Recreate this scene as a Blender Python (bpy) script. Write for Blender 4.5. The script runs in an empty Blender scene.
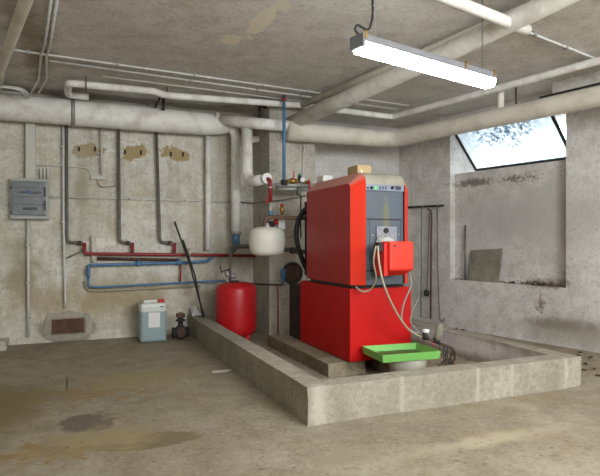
import bpy, bmesh, math, random
from mathutils import Vector, Matrix, noise
random.seed(7)
COL = bpy.context.scene.collection
# ---------------------------------------------------------------- camera
F, HOR = 545.0, 241.0
YAW = math.atan(232/545.0)
CS, SN = math.cos(YAW), math.sin(YAW)
H = 1.1
CEIL = 2.68
BY = 6.5                                   # back wall plane
cam_d = bpy.data.cameras.new('camera'); cam = bpy.data.objects.new('camera', cam_d); COL.objects.link(cam)
cam.location = (0, 0, H); cam.rotation_euler = (math.pi/2, 0, -YAW)
cam_d.sensor_width = 36; cam_d.lens = 36*F/600; cam_d.shift_y = (HOR-238)/600; cam_d.clip_start = 0.05
bpy.context.scene.camera = cam
def ray(u, v):
    l = (u-300)/F
    return Vector((l*CS+SN, CS-l*SN, -(v-HOR)/F))
O = Vector((0, 0, H))
def PY(u, v, Y): r = ray(u, v); return O + r*(Y/r.y)         # surveyed point on the plane Y
def PZ(u, v, Z): r = ray(u, v); return O + r*((Z-H)/r.z)     # surveyed point on the level Z
WP = Vector((4.805, 3.77, 0)); WD = Vector((-.189, .982, 0)); WN = Vector((.982, .189, 0))   # right wall frame
def R(s, q, z): p = WP + WD*s + WN*q; return Vector((p.x, p.y, z))
def PR(u, v, q=0.0):
    r = ray(u, v); b = WP + WN*q
    return O + r*((b-O).xy.dot(WN.xy)/r.xy.dot(WN.xy))
# ---------------------------------------------------------------- materials
def newmat(name):
    m = bpy.data.materials.new(name); m.use_nodes = True
    nt = m.node_tree; return m, nt, nt.nodes['Principled BSDF']
def N(nt, t, **k):
    n = nt.nodes.new(t)
    for a, b in k.items(): setattr(n, a, b)
    return n
def noise_n(nt, vec, scale, detail=6, rough=.6, dist=0):
    n = N(nt, 'ShaderNodeTexNoise'); n.inputs['Scale'].default_value = scale; n.inputs['Detail'].default_value = detail
    n.inputs['Roughness'].default_value = rough; n.inputs['Distortion'].default_value = dist
    nt.links.new(vec, n.inputs['Vector']); return n.outputs['Fac']
def ramp(nt, fac, stops, interp='LINEAR'):
    r = N(nt, 'ShaderNodeValToRGB'); e = r.color_ramp.elements; r.color_ramp.interpolation = interp
    while len(e) < len(stops): e.new(.5)
    for el, (p, c) in zip(e, stops):
        el.position = p; el.color = (c, c, c, 1) if isinstance(c, (int, float)) else (*c, 1)
    nt.links.new(fac, r.inputs['Fac']); return r.outputs['Color']
def mix(nt, fac, a, b, mode='MIX'):
    m = N(nt, 'ShaderNodeMix', data_type='RGBA', blend_type=mode)
    if isinstance(fac, (int, float)): m.inputs[0].default_value = fac
    else: nt.links.new(fac, m.inputs[0])
    for i, x in ((6, a), (7, b)):
        if isinstance(x, tuple): m.inputs[i].default_value = (*x, 1)
        else: nt.links.new(x, m.inputs[i])
    return m.outputs[2]
def math_n(nt, op, a, b=0.0):
    m = N(nt, 'ShaderNodeMath', operation=op)
    for i, x in ((0, a), (1, b)):
        if isinstance(x, (int, float)): m.inputs[i].default_value = x
        else: nt.links.new(x, m.inputs[i])
    return m.outputs[0]
def blob(nt, P, c, r, nf, amp=.6, lo=.75, hi=1.0):
    """mask 1 inside a ragged ellipsoid"""
    m = N(nt, 'ShaderNodeMapping', vector_type='POINT')
    m.inputs['Location'].default_value = tuple(-c[i]/r[i] for i in range(3)); m.inputs['Scale'].default_value = tuple(1/r[i] for i in range(3))
    nt.links.new(P, m.inputs['Vector'])
    l = N(nt, 'ShaderNodeVectorMath', operation='LENGTH'); nt.links.new(m.outputs[0], l.inputs[0])
    d = math_n(nt, 'ADD', l.outputs['Value'], math_n(nt, 'MULTIPLY', math_n(nt, 'SUBTRACT', nf, .5), amp*2))
    mr = N(nt, 'ShaderNodeMapRange', interpolation_type='SMOOTHSTEP'); nt.links.new(d, mr.inputs[0])
    mr.inputs[1].default_value = lo; mr.inputs[2].default_value = hi; mr.inputs[3].default_value = 1; mr.inputs[4].default_value = 0
    return mr.outputs[0]
def bump(nt, bsdf, h, st=.3, dist=.02):
    b = N(nt, 'ShaderNodeBump'); b.inputs['Strength'].default_value = st; b.inputs['Distance'].default_value = dist
    nt.links.new(h, b.inputs['Height']); nt.links.new(b.outputs[0], bsdf.inputs['Normal'])
def lin(h):
    h = h.lstrip('#'); c = [int(h[i:i+2], 16)/255 for i in (0, 2, 4)]
    return tuple(x/12.92 if x < .04045 else ((x+.055)/1.055)**2.4 for x in c)

def concrete(name, base, dark, light, stain, rough=.9, blobs=(), bscale=1.0, pits=True, streak=False, cracks=False, stain_amt=.7):
    m, nt, b = newmat(name)
    g = N(nt, 'ShaderNodeNewGeometry'); P = g.outputs['Position']
    n1 = noise_n(nt, P, 1.3, 8, .62, .4); n2 = noise_n(nt, P, 5.5, 8, .7); n3 = noise_n(nt, P, 38, 5, .7)
    c = mix(nt, ramp(nt, n1, [(.36, 0.0), (.64, 1.0)]), base, light)
    c = mix(nt, ramp(nt, n2, [(.34, .6), (.54, 0.0)]), c, dark)
    c = mix(nt, ramp(nt, noise_n(nt, P, 2.3, 9, .7, .8), [(.5, 0.0), (.68, stain_amt)]), c, stain)
    if streak:
        mp = N(nt, 'ShaderNodeMapping'); mp.inputs['Scale'].default_value = (7, 7, .7); nt.links.new(P, mp.inputs['Vector'])
        c = mix(nt, ramp(nt, noise_n(nt, mp.outputs[0], 1.0, 5, .6), [(.52, 0.0), (.72, .55)]), c, dark)
    c = mix(nt, .6, c, ramp(nt, n3, [(.3, .36), (.7, .68)]), 'OVERLAY')
    n4 = noise_n(nt, P, 11, 10, .78, .6)
    c = mix(nt, ramp(nt, n4, [(.53, 0.0), (.60, .42)]), c, dark)
    c = mix(nt, ramp(nt, noise_n(nt, P, 3.4, 10, .75, 1.2), [(.55, 0.0), (.62, .5)]), c, light)
    for (ct, rr, col, amp, lo, hi, ns) in blobs:
        c = mix(nt, blob(nt, P, ct, rr, noise_n(nt, P, ns, 6, .65), amp, lo, hi), c, col)
    if pits:
        v = N(nt, 'ShaderNodeTexVoronoi'); v.inputs['Scale'].default_value = 16*bscale; nt.links.new(P, v.inputs['Vector'])
        thr = math_n(nt, 'MULTIPLY', noise_n(nt, P, 3, 2), .24)
        pm = math_n(nt, 'LESS_THAN', v.outputs['Distance'], thr)
        pm = math_n(nt, 'MULTIPLY', pm, .75)
        c = mix(nt, pm, c, dark)
    if cracks:
        v = N(nt, 'ShaderNodeTexVoronoi', feature='DISTANCE_TO_EDGE'); v.inputs['Scale'].default_value = .45
        w = N(nt, 'ShaderNodeVectorMath', operation='ADD'); nt.links.new(P, w.inputs[0])
        nn = N(nt, 'ShaderNodeTexNoise'); nn.inputs['Scale'].default_value = 2.5; nn.inputs['Detail'].default_value = 8; nt.links.new(P, nn.inputs['Vector'])
        nt.links.new(nn.outputs['Color'], w.inputs[1]); nt.links.new(w.outputs[0], v.inputs['Vector'])
        c = mix(nt, ramp(nt, v.outputs['Distance'], [(0, .7), (.006, 0.0)]), c, dark)
    nt.links.new(c, b.inputs['Base Color']); b.inputs['Roughness'].default_value = rough
    b.inputs['Specular IOR Level'].default_value = .25
    hh = math_n(nt, 'ADD', math_n(nt, 'MULTIPLY', n2, 1.0), math_n(nt, 'MULTIPLY', n3, .35))
    bump(nt, b, hh, .4, .02)
    return m
def paint(name, col, rough=.45, dirt=None, amt=.35, scale=6, metal=0.0, spec=.5, bmp=.05, coat=0):
    m, nt, b = newmat(name)
    g = N(nt, 'ShaderNodeNewGeometry'); P = g.outputs['Position']
    n = noise_n(nt, P, scale, 8, .65, .3)
    c = mix(nt, ramp(nt, n, [(.45, 0.0), (.72, amt)]), col, dirt if dirt else tuple(x*.55 for x in col))
    nt.links.new(c, b.inputs['Base Color']); b.inputs['Metallic'].default_value = metal
    nt.links.new(ramp(nt, n, [(.3, rough), (.8, min(1, rough+.2))]), b.inputs['Roughness'])
    b.inputs['Specular IOR Level'].default_value = spec
    b.inputs['Coat Weight'].default_value = coat
    if bmp: bump(nt, b, noise_n(nt, P, 25, 4), bmp, .01)
    return m
sp = lambda u, v: tuple(PY(u, v, BY))
TAN, BRN = lin('8f7a58'), lin('5a4430')
wb = [
 ((sp(88,149)), (.17,.4,.09), lin('ab9875'), 1.6, .8, .95, 9), ((sp(134,152)), (.17,.4,.09), lin('a8966f'), 1.6, .8, .95, 9),
 ((sp(176,154)), (.16,.4,.09), lin('a8966f'), 1.6, .8, .95, 9),
 ((sp(70,328)), (.33,.4,.2), lin('96907f'), .45, .8, 1.0, 7),
 ((sp(82,190)), (.09,.4,.6), lin('aaa48f'), 1.3, .1, 1.3, 5),
 ((sp(20,270)), (.22,.4,.42), lin('a0977f'), 1.3, .1, 1.3, 4),
 ((sp(105,300)), (1.1,.4,.25), lin('aa9a7d'), 1.5, .0, 1.5, 4),
 ((sp(100,243)), (.2,.4,.1), lin('e0dcd2'), 1.5, .4, .8, 13),
]
M = {}
M['wall'] = concrete('concrete_back_wall', lin('c9c4b7'), lin('9d9686'), lin('dbd8ce'), lin('bdb197'), blobs=wb, streak=True)
rb = [(tuple(PR(520,215)), (.7,.9,.35), lin('b5b1ac'), 1.0, .1, 1.6, 4),
      (tuple(PR(590,335)), (.6,.9,.17), lin('a39c92'), .9, .1, 1.5, 5),
      (tuple(PR(562,325)), (.2,.5,.08), lin('8f887b'), 1.0, .3, 1.2, 9),
      (tuple(PR(470,182)), (.35,.4,.07), lin('857a70'), 1.2, .3, 1.0, 14),
      (tuple(PR(545,283,.0)), (.22,.4,.07), lin('7d6f5e'), 1.2, .2, 1.0, 14), (tuple(PR(541,305,.0)), (.02,.1,.14), lin('8f8474'), 1.6, .1, .9, 22), (tuple(PR(510,178)), (.7,.4,.08), lin('857a6e'), 2.2, .0, .7, 26)]
M['rwall'] = concrete('concrete_right_wall', lin('c9c5bf'), lin('a39d95'), lin('dad7d2'), lin('b5b0a7'), blobs=rb, stain_amt=.5)
M['plaster'] = concrete('plastered_wall', lin('c6c4bd'), lin('a9a69e'), lin('d2d0ca'), lin('bab4a6'), pits=False)
M['pillar'] = concrete('concrete_pillar', lin('b5b0a5'), lin('8a8478'), lin('c5c0b4'), lin('9a9386'))
cp = lambda u, v: tuple(PZ(u, v, CEIL))
cb = [(cp(262,22), (.09,.42,.3), lin('e0d8c3'), .8, .7, .8, 7), (cp(232,40), (.1,.14,.3), lin('e0d8c3'), .9, .7, .8, 9), (cp(283,6), (.1,.1,.3), lin('dad2bc'), .8, .7, .8, 9),
      (cp(30,40), (.14,1.2,.3), lin('9b9280'), 1.5, .2, 1.3, 4)]
M['ceil'] = concrete('concrete_ceiling', lin('c9c4bc'), lin('a49e95'), lin('d7d3cb'), lin('b9b1a3'), blobs=cb, bscale=.9, stain_amt=.55)
fp = lambda u, v: tuple(PZ(u, v, 0))
fb = [(fp(67,384), (.012,.3,.2), lin('5b5142'), .5, .5, 1.0, 3), (fp(80,396), (1.1,.35,.3), lin('917a54'), 2.4, .0, .5, 7), (fp(60,450), (.9,.25,.3), lin('8d764e'), 2.4, .0, .6, 9), (fp(84,423), (.2,.24,.2), lin('6c6455'), .9, .6, .95, 6), (fp(150,441), (.3,.13,.2), lin('786c52'), .5, .8, 1.0, 8),
      (fp(0,408), (.32,.75,.2), lin('7c6d4c'), .7, .3, 1.2, 4), (fp(140,378), (.55,.35,.2), lin('998a68'), .9, .2, 1.2, 4),
      (fp(100,440), (.5,.3,.2), lin('988866'), 1.2, .1, 1.0, 5), (fp(222,371), (.11,.06,.2), lin('dcd7ca'), .7, .7, .9, 10),
      (fp(340,458), (.2,.1,.2), lin('958a74'), .8, .3, 1.1, 6), (fp(490,440), (.7,.1,.2), lin('aa9f86'), .9, .2, 1.1, 5)]
M['floor'] = concrete('concrete_floor', lin('8e8471'), lin('6d6454'), lin('a09683'), lin('86775a'), rough=.72, blobs=fb, bscale=.8)
cz_ = lambda u: (PY(u, 370, 2.957).x, 2.957, .1)
cwb = [(cz_(402), (.02,.1,.3), lin('a8a294'), .9, .2, 1.5, 14), (cz_(478), (.02,.1,.3), lin('a8a294'), .9, .2, 1.5, 14), (cz_(512), (.015,.1,.3), lin('a8a294'), .9, .2, 1.5, 14), (cz_(566), (.02,.1,.3), lin('a8a294'), .9, .2, 1.5, 14), (cz_(318), (.05,.1,.3), lin('b0aa9d'), .9, .1, 1.6, 10),
       ((3.42,4.6,.14), (.03,1.5,.1), lin('d2cfca'), .6, .5, 1.2, 5)]
M['curb'] = concrete('cement_render', lin('979182'), lin('7d7667'), lin('a7a193'), lin('8a8372'), blobs=cwb, bscale=1.3, streak=True)
M['slab'] = concrete('rough_slab', lin('7f7460'), lin('554c3c'), lin('988d78'), lin('6e604a'), bscale=2)
M['mortar'] = concrete('grey_mortar', lin('a29c90'), lin('8a8478'), lin('b2ada1'), lin('958c7b'), bscale=2)
M['tile'] = concrete('stone_slab', lin('7f7a6c'), lin('5f5a4d'), lin('93907f'), lin('6d6656'), bscale=3, pits=False)
M['lag'] = paint('pipe_lagging', lin('ebeae4'), .6, lin('a89d85'), .6, 5.0, bmp=.15)
M['lagd'] = paint('pipe_lagging_aged', lin('d6d0c3'), .6, lin('a89e8a'), .6, 4.0, bmp=.15)
M['galv'] = paint('galvanised_steel', lin('9c9c98'), .42, lin('6b6862'), .5, 9, metal=.35)
M['cond'] = paint('grey_conduit', lin('d0d0cb'), .45, lin('9f9c93'), .4, 9)
M['dcond'] = paint('dark_conduit', lin('6c6a64'), .5, lin('4b463e'), .6, 9, metal=.2)
M['trunk'] = paint('white_plastic', lin('c2c0b6'), .5, lin('9b978a'), .3)
M['redpipe'] = paint('red_pipe_paint', lin('8f2226'), .4, lin('5d1a1a'), .5, 12)
M['bluepipe'] = paint('blue_pipe_paint', lin('4f7ba3'), .42, lin('3d5c78'), .6, 12)
M['rust'] = paint('rusty_iron', lin('5b4436'), .75, lin('3a2d26'), .8, 14, metal=.2, bmp=.3)
M['copper'] = paint('brown_pipe', lin('7b5d4c'), .45, lin('4f3d33'), .5, 10, metal=.3)
M['iron'] = paint('dark_iron', lin('34322f'), .6, lin('1d1b1a'), .5, 10, metal=.3)
M['brass'] = paint('brass', lin('a5813f'), .35, lin('6a5226'), .5, 20, metal=.8)
M['rubber'] = paint('black_rubber', lin('232323'), .5, lin('3a3733'), .4, 10)
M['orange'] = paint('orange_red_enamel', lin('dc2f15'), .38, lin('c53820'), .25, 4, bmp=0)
M['bred'] = paint('red_side_enamel', lin('a80f0c'), .25, lin('930d0a'), .3, 3, bmp=.0, spec=.4)
M['basered'] = paint('red_base_enamel', lin('bd0a07'), .4, lin('9c0806'), .35, 4, bmp=.0, spec=.3)
M['hood'] = paint('cream_hood', lin('938e80'), .5, lin('726c5f'), .6, 10)
M['ggrey'] = paint('blue_grey_enamel', lin('4b5560'), .45, lin('5b5d58'), .4, 5)
def stain_front(u, v0, v1, hw):
    mo = M['ggrey']; nt = mo.node_tree; b = nt.nodes['Principled BSDF']; src = b.inputs['Base Color'].links[0].from_socket
    g = N(nt, 'ShaderNodeNewGeometry'); a, c = PY(u, v0, 3.82), PY(u, v1, 3.82)
    f = blob(nt, g.outputs['Position'], (a.x, 3.82, (a.z+c.z)/2), (hw, .06, abs(a.z-c.z)/2), noise_n(nt, g.outputs['Position'], 9), .5, .3, 1.2)
    nt.links.new(mix(nt, math_n(nt, 'MULTIPLY', f, .8), src, lin('6a6a45')), b.inputs['Base Color'])
stain_front(386, 196, 238, .035)
M['gpanel'] = paint('light_grey_panel', lin('7c8794'), .4, lin('707a84'), .3)
M['gplate'] = paint('steel_plate', lin('858791'), .45, lin('66625c'), .6, 14)
M['black'] = paint('black_plastic', lin('1c1c1e'), .4, lin('2c2a28'), .3)
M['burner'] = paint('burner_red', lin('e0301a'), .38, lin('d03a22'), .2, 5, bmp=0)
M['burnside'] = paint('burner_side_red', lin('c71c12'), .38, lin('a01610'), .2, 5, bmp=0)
M['alu'] = paint('cast_aluminium', lin('b5b5b0'), .4, lin('85837c'), .4, 12, metal=.4)
M['vred'] = paint('vessel_red', lin('b30f17'), .35, lin('940e14'), .3, 4, spec=.45, bmp=0)
M['vwhite'] = paint('vessel_white', lin('dedcd0'), .4, lin('c5c0ae'), .4, 4, bmp=0)
M['green'] = paint('green_tray_plastic', lin('78b95c'), .4, lin('5f9c46'), .35, 8)
M['basin'] = paint('grey_basin', lin('a8a496'), .6, lin('7c7768'), .5, 8)
M['card'] = paint('cardboard', lin('b39a72'), .8, lin('9a8058'), .3)
M['cream'] = paint('hose_cream', lin('a79c84'), .5, lin('7c725d'), .4, 20)
M['hgrey'] = paint('hose_grey', lin('85847f'), .45, lin('63615b'), .4, 20)
M['white'] = paint('white_enamel', lin('e3e3de'), .4, lin('c9c8c0'), .2)
M['paper'] = paint('white_paper', lin('dcdcda'), .7, lin('c4c4c2'), .2)
M['capred'] = paint('red_cap', lin('c92626'), .4)
M['capgreen'] = paint('green_cap', lin('1f8f5e'), .4)
M['hatch'] = paint('rusty_hatch', lin('5d4030'), .75, lin('3a2a20'), .8, 9, bmp=.3)
M['leaf'] = paint('dry_leaf', lin('7a5634'), .8, lin('4d3823'), .8, 20)
M['debris'] = paint('debris', lin('5b4a35'), .9, lin('372c20'), .8, 20, bmp=.4)
M['lampgrey'] = paint('lamp_housing', lin('77787c'), .5, lin('5f5d5a'), .4)
M['boxgrey'] = paint('box_grey', lin('a9aaa4'), .5, lin('83837d'), .3)
M['boxin'] = paint('box_inner', lin('8a9097'), .45, lin('7c828a'), .3)
M['boxglass'] = paint('box_window_grey', lin('73777b'), .2, lin('666a6e'), .4, 3)
M['label'] = paint('marking_dark', lin('33363c'), .5)
M['labelblue'] = paint('marking_blue', lin('2f4f9c'), .5)
M['oil'] = paint('dark_oil', lin('2f3a20'), .25, lin('1f2616'), .4)
# jerrycan: translucent plastic, blue liquid below the fill line
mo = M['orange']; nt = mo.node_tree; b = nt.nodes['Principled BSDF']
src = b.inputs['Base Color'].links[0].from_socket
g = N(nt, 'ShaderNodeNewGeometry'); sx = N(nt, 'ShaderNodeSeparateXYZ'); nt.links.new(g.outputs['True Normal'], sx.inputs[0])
nt.links.new(mix(nt, ramp(nt, sx.outputs[2], [(.25, 0.0), (.6, .75)]), src, lin('c9988a')), b.inputs['Base Color'])  # upward faces paler: dust plus the tube lamp's light put into the colour
m, nt, b = newmat('jerrycan_plastic')
g = N(nt, 'ShaderNodeNewGeometry'); sx = N(nt, 'ShaderNodeSeparateXYZ'); nt.links.new(g.outputs['Position'], sx.inputs[0])
c = mix(nt, ramp(nt, math_n(nt, 'DIVIDE', sx.outputs[2], .5), [(.618, lin('6f8f99')), (.64, lin('c3c8c3'))]), (1, 1, 1), (1, 1, 1))
rp = ramp(nt, math_n(nt, 'DIVIDE', sx.outputs[2], .5), [(.66, lin('8a9da0')), (.68, lin('c9cdc5'))])
nt.links.new(rp, b.inputs['Base Color']); b.inputs['Roughness'].default_value = .35; b.inputs['Subsurface Weight'].default_value = .0
M['can'] = m
m, nt, b = newmat('lamp_diffuser'); b.inputs['Base Color'].default_value = (.9, .9, .9, 1)
b.inputs['Emission Color'].default_value = (.91, .96, 1, 1); b.inputs['Emission Strength'].default_value = 29; M['glow'] = m
m, nt, b = newmat('green_led'); b.inputs['Base Color'].default_value = (.05, .5, .1, 1)
b.inputs['Emission Color'].default_value = (.1, 1, .2, 1); b.inputs['Emission Strength'].default_value = .12; M['led'] = m
# wired frosted glass with dirt
m = bpy.data.materials.new('frosted_wired_glass'); m.use_nodes = True; nt = m.node_tree; nt.nodes.clear()
out = N(nt, 'ShaderNodeOutputMaterial'); g = N(nt, 'ShaderNodeNewGeometry'); P = g.outputs['Position']
tl = N(nt, 'ShaderNodeBsdfTranslucent'); tr = N(nt, 'ShaderNodeBsdfTransparent')
nn = noise_n(nt, P, 22, 6, .75); big = blob(nt, P, tuple(PR(505,130,.25)), (.25,.5,.25), noise_n(nt, P, 5), .6, .2, 1.2)
dm = math_n(nt, 'MULTIPLY', ramp(nt, nn, [(.46, 0.0), (.56, 1.0)]), math_n(nt, 'ADD', math_n(nt, 'MULTIPLY', big, .9), .3))
nt.links.new(mix(nt, dm, (.93, .96, .97), (.3, .36, .42)), tl.inputs[0]); nt.links.new(mix(nt, dm, (.88, .94, .95), (.2, .25, .3)), tr.inputs[0])
ms = N(nt, 'ShaderNodeMixShader'); ms.inputs[0].default_value = .45
nt.links.new(tl.outputs[0], ms.inputs[1]); nt.links.new(tr.outputs[0], ms.inputs[2]); nt.links.new(ms.outputs[0], out.inputs[0]); M['glass'] = m
# ---------------------------------------------------------------- mesh helpers
class MB:
    def __init__(s): s.b = bmesh.new(); s.smooth = False
    def raw(s, vs, fs):
        vv = [s.b.verts.new(v) for v in vs]
        for f in fs:
            try: s.b.faces.new([vv[i] for i in f])
            except ValueError: pass
        return s
    def box(s, lo, hi, mat=None, bev=0):
        x0, y0, z0 = lo; x1, y1, z1 = hi
        vs = [(x0,y0,z0),(x1,y0,z0),(x1,y1,z0),(x0,y1,z0),(x0,y0,z1),(x1,y0,z1),(x1,y1,z1),(x0,y1,z1)]
        if mat is not None: vs = [mat @ Vector(v) for v in vs]
        n0 = set(s.b.verts)
        s.raw(vs, [(0,3,2,1),(4,5,6,7),(0,1,5,4),(1,2,6,5),(2,3,7,6),(3,0,4,7)])
        if bev:
            nv = [v for v in s.b.verts if v not in n0]; es = list({e for v in nv for e in v.link_edges})
            bmesh.ops.bevel(s.b, geom=es, offset=bev, segments=3, profile=.7, affect='EDGES')
        return s
    def tube(s, pts, r, seg=14, fil=0, cap=True, closed=False):
        pts = [Vector(p) for p in pts]
        rs = list(r) if isinstance(r, (list, tuple)) else [r]*len(pts)
        if fil:
            np_, nr = [pts[0]], [rs[0]]
            for i in range(1, len(pts)-1):
                a, b, c = pts[i-1], pts[i], pts[i+1]
                d1, d2 = (a-b), (c-b); L = min(fil, d1.length*.48, d2.length*.48)
                if d1.angle(d2) > 3.05: np_.append(b); nr.append(rs[i]); continue
                p0, p1 = b+d1.normalized()*L, b+d2.normalized()*L
                for k in range(7):
                    t = k/6; np_.append((1-t)**2*p0+2*t*(1-t)*b+t*t*p1); nr.append(rs[i])
            np_.append(pts[-1]); nr.append(rs[-1]); pts, rs = np_, nr
        t0 = (pts[1]-pts[0]).normalized(); up = Vector((0,0,1)) if abs(t0.z) < .9 else Vector((1,0,0))
        x = t0.cross(up).normalized(); rings = []
        for i, p in enumerate(pts):
            t = (pts[min(i+1, len(pts)-1)]-pts[max(i-1, 0)]).normalized()
            x = (x - t*x.dot(t)).normalized(); y = t.cross(x)
            rings.append([s.b.verts.new(p + (x*math.cos(2*math.pi*k/seg)+y*math.sin(2*math.pi*k/seg))*rs[i]) for k in range(seg)])
        for a, b in zip(rings, rings[1:]):
            for k in range(seg):
                f = s.b.faces.new([a[k], a[(k+1)%seg], b[(k+1)%seg], b[k]]); f.smooth = True
        if cap: s.b.faces.new(rings[0][::-1]); s.b.faces.new(rings[-1])
        return s
    def lathe(s, prof, c=(0,0,0), axis=(0,0,1), seg=32, smooth=True):
        ax = Vector(axis).normalized(); x = ax.orthogonal().normalized(); y = ax.cross(x); c = Vector(c); rings = []
        for r, z in prof:
            rings.append([s.b.verts.new(c+ax*z+(x*math.cos(2*math.pi*k/seg)+y*math.sin(2*math.pi*k/seg))*max(r, 1e-4)) for k in range(seg)])
        for a, b in zip(rings, rings[1:]):
            for k in range(seg):
                f = s.b.faces.new([a[k], a[(k+1)%seg], b[(k+1)%seg], b[k]]); f.smooth = smooth
        s.b.faces.new(rings[0][::-1]); s.b.faces.new(rings[-1]); return s
    def rough(s, cuts=8, amp=.006, sc=9):
        bmesh.ops.subdivide_edges(s.b, edges=s.b.edges[:], cuts=cuts, use_grid_fill=True)
        for v in s.b.verts: v.co += noise.noise_vector(v.co*sc)*amp
        return s
    def build(s, name, mat, parent=None, loc=None):
        me = bpy.data.meshes.new(name); bmesh.ops.recalc_face_normals(s.b, faces=s.b.faces[:]); s.b.to_mesh(me); s.b.free()
        me.materials.append(M[mat] if isinstance(mat, str) else mat)
        o = bpy.data.objects.new(name, me); COL.objects.link(o)
        if parent:
            o.parent = parent; o.matrix_parent_inverse = Matrix.Translation(parent.location).inverted() if parent.type == 'EMPTY' else Matrix()
            if parent.type != 'EMPTY': o.matrix_parent_inverse = Matrix()
        return o
def tag(o, label, cat, group=None):
    o['label'] = label; o['category'] = cat
    if group: o['group'] = group
    return o
def thing(name, label, cat, loc=(0,0,0), group=None):
    o = bpy.data.objects.new(name, None); COL.objects.link(o); o.location = loc; o.empty_display_size = .1
    return tag(o, label, cat, group)
def struct(o): o['kind'] = 'structure'; return o
V = Vector
# ---------------------------------------------------------------- setting
X0, Y0 = -2.2, -2.0
struct(MB().box((X0,Y0,-.2),(7.2,BY+.3,0)).build('floor', 'floor'))
struct(MB().box((X0,Y0,CEIL),(6.2,BY+.3,CEIL+.25)).build('ceiling', 'ceil'))
struct(MB().box((X0-.25,BY,0),(2.4,BY+.3,CEIL)).build('wall_back', 'wall'))
struct(MB().box((2.4,BY,0),(4.6,BY+.3,CEIL)).build('wall_rear', 'plaster'))
struct(MB().box((X0-.25,Y0,0),(X0,BY,CEIL)).build('wall_left', 'wall'))
struct(MB().box((X0,Y0-.25,0),(6.4,Y0,CEIL)).build('wall_front', 'wall'))
w = MB(); SA, SB, SE, QN, QO = .345, 1.87, 2.80, .09, .58
def qbox(mb, s0, s1, q0, q1, z0, z1):
    vs = [R(s0,q0,z0),R(s1,q0,z0),R(s1,q1,z0),R(s0,q1,z0),R(s0,q0,z1),R(s1,q0,z1),R(s1,q1,z1),R(s0,q1,z1)]
    mb.raw(vs, [(0,1,2,3),(7,6,5,4),(4,5,1,0),(5,6,2,1),(6,7,3,2),(7,4,0,3)]); return mb
qbox(w, -6.3, SA, 0, QO, 0, CEIL); qbox(w, SB, SE+.1, 0, QO, 0, CEIL)
qbox(w, SA, SB, 0, QO, 0, .615); qbox(w, SA, SB, QN, QO, .615, 1.955); qbox(w, SA, SB, 0, QO, 2.52, CEIL)
struct(w.build('wall_right', 'rwall'))
# chimney breast in front of the back wall
struct(MB().box((2.13,5.9,0),(2.706,BY,CEIL)).build('wall_chimney', 'pillar'))
# soffit over the right wall
sf = MB(); qbox(sf, -1.5, .30, -.32, 0, 2.56, CEIL); struct(sf.build('trim_1', 'ceil'))
# window
win = MB()
def wp(s, t, off=0):   # t 0 bottom hinge .. 1 top
    return R(s, .50-.40*t+off, 2.035+.42*t)
for a, b_ in (((.40,0),(1.86,0)), ((1.86,0),(1.86,1.06)), ((.56,0),(.56,1.06)), ((.40,1.06),(1.86,1.06))):
    win.tube([wp(*a), wp(*b_)], .02, 6)
wf = struct(win.build('window_1', 'iron'))
g_ = MB(); a, b_, c, d = wp(.57,0.02), wp(1.85,0.02), wp(1.85,1.04), wp(.57,1.04)
n = V((.55,.1,.5)).normalized()*.003
g_.raw([a-n,b_-n,c-n,d-n,a+n,b_+n,c+n,d+n], [(0,1,2,3),(7,6,5,4),(0,4,5,1),(1,5,6,2),(2,6,7,3),(3,7,4,0)])
g_.build('window_pane', 'glass', wf)
# ---------------------------------------------------------------- curb
cb_ = thing('concrete_curb', 'low rendered concrete curb walling in the boiler area on the floor', 'curb', (1.31,2.957,0))
CZ, CT = .226, .15
MB().box((1.31,2.957,0),(1.31+CT,BY-.005,CZ)).rough(11,.007,5).build('left_wall', 'curb', cb_)
MB().box((1.31+CT,2.957,0),(3.565,2.957+CT,CZ)).rough(11,.007,5).build('front_wall', 'curb', cb_)
MB().box((3.565-CT,2.957+CT,0),(3.565,BY-.005,CZ)).rough(11,.007,5).build('right_wall', 'curb', cb_)
# boiler plinth beams
tag(MB().box((1.93,3.95,0),(2.28,5.4,.112)).rough(7,.012,6).build('concrete_beam', 'slab'), 'rough concrete beam under the left edge of the red boiler', 'concrete beam')
tag(MB().box((2.42,3.97,0),(2.72,5.0,.112)).rough(7,.012,6).build('concrete_beam', 'slab'), 'rough concrete beam under the right edge of the red boiler', 'concrete beam')
# ---------------------------------------------------------------- boiler
bl = thing('boiler', 'large red oil boiler with grey front standing on concrete beams', 'boiler', (2.37,4.3,.118))
MB().box((2.1,3.9,.118),(2.69,4.93,.711), bev=.008).build('base_cabinet', 'basered', bl)
MB().box((2.13,3.93,.705),(2.63,4.75,.75)).build('plinth_gap', 'black', bl)
def outline(y0, y1, z0, z1, r, n=8):
    pts = [(y1, z0), (y0, z0)]
    for k in range(n+1):
        a = math.pi*.5*k/n; pts.append((y0+r-r*math.cos(a), z1-r+r*math.sin(a)))
    pts.append((y1, z1)); return pts
BX0, BX1, CH = 2.1, 2.645, .09
oi = outline(3.8, 4.76, .745, 1.657, .10); oo = outline(3.89, 4.76, .745, 1.567, .05)
def shell(xo, xi, name, matn):
    mb = MB(); vs = [(xo, y, z) for y, z in oo] + [(xi, y, z) for y, z in oi]; n = len(oo)
    mb.raw(vs, [(i, i+1, n+i+1, n+i) for i in range(n-1)]); mb.raw([(xo, y, z) for y, z in oo], [tuple(range(n))])
    o = mb.build(name, matn, bl)
    return o
def side_panel(x, name):
    mb = MB(); n = len(oo); t = .004 if x > 2.3 else -.004
    mb.raw([(x, y, z) for y, z in oo]+[(x+t, y, z) for y, z in oo], [tuple(range(n)), tuple(range(n, 2*n))]+[(i, (i+1)%n, n+(i+1)%n, n+i) for i in range(n)])
    return mb.build(name, 'bred', bl)
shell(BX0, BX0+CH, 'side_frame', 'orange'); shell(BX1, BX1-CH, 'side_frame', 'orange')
side_panel(BX0, 'side_panel'); side_panel(BX1, 'side_panel')
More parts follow.
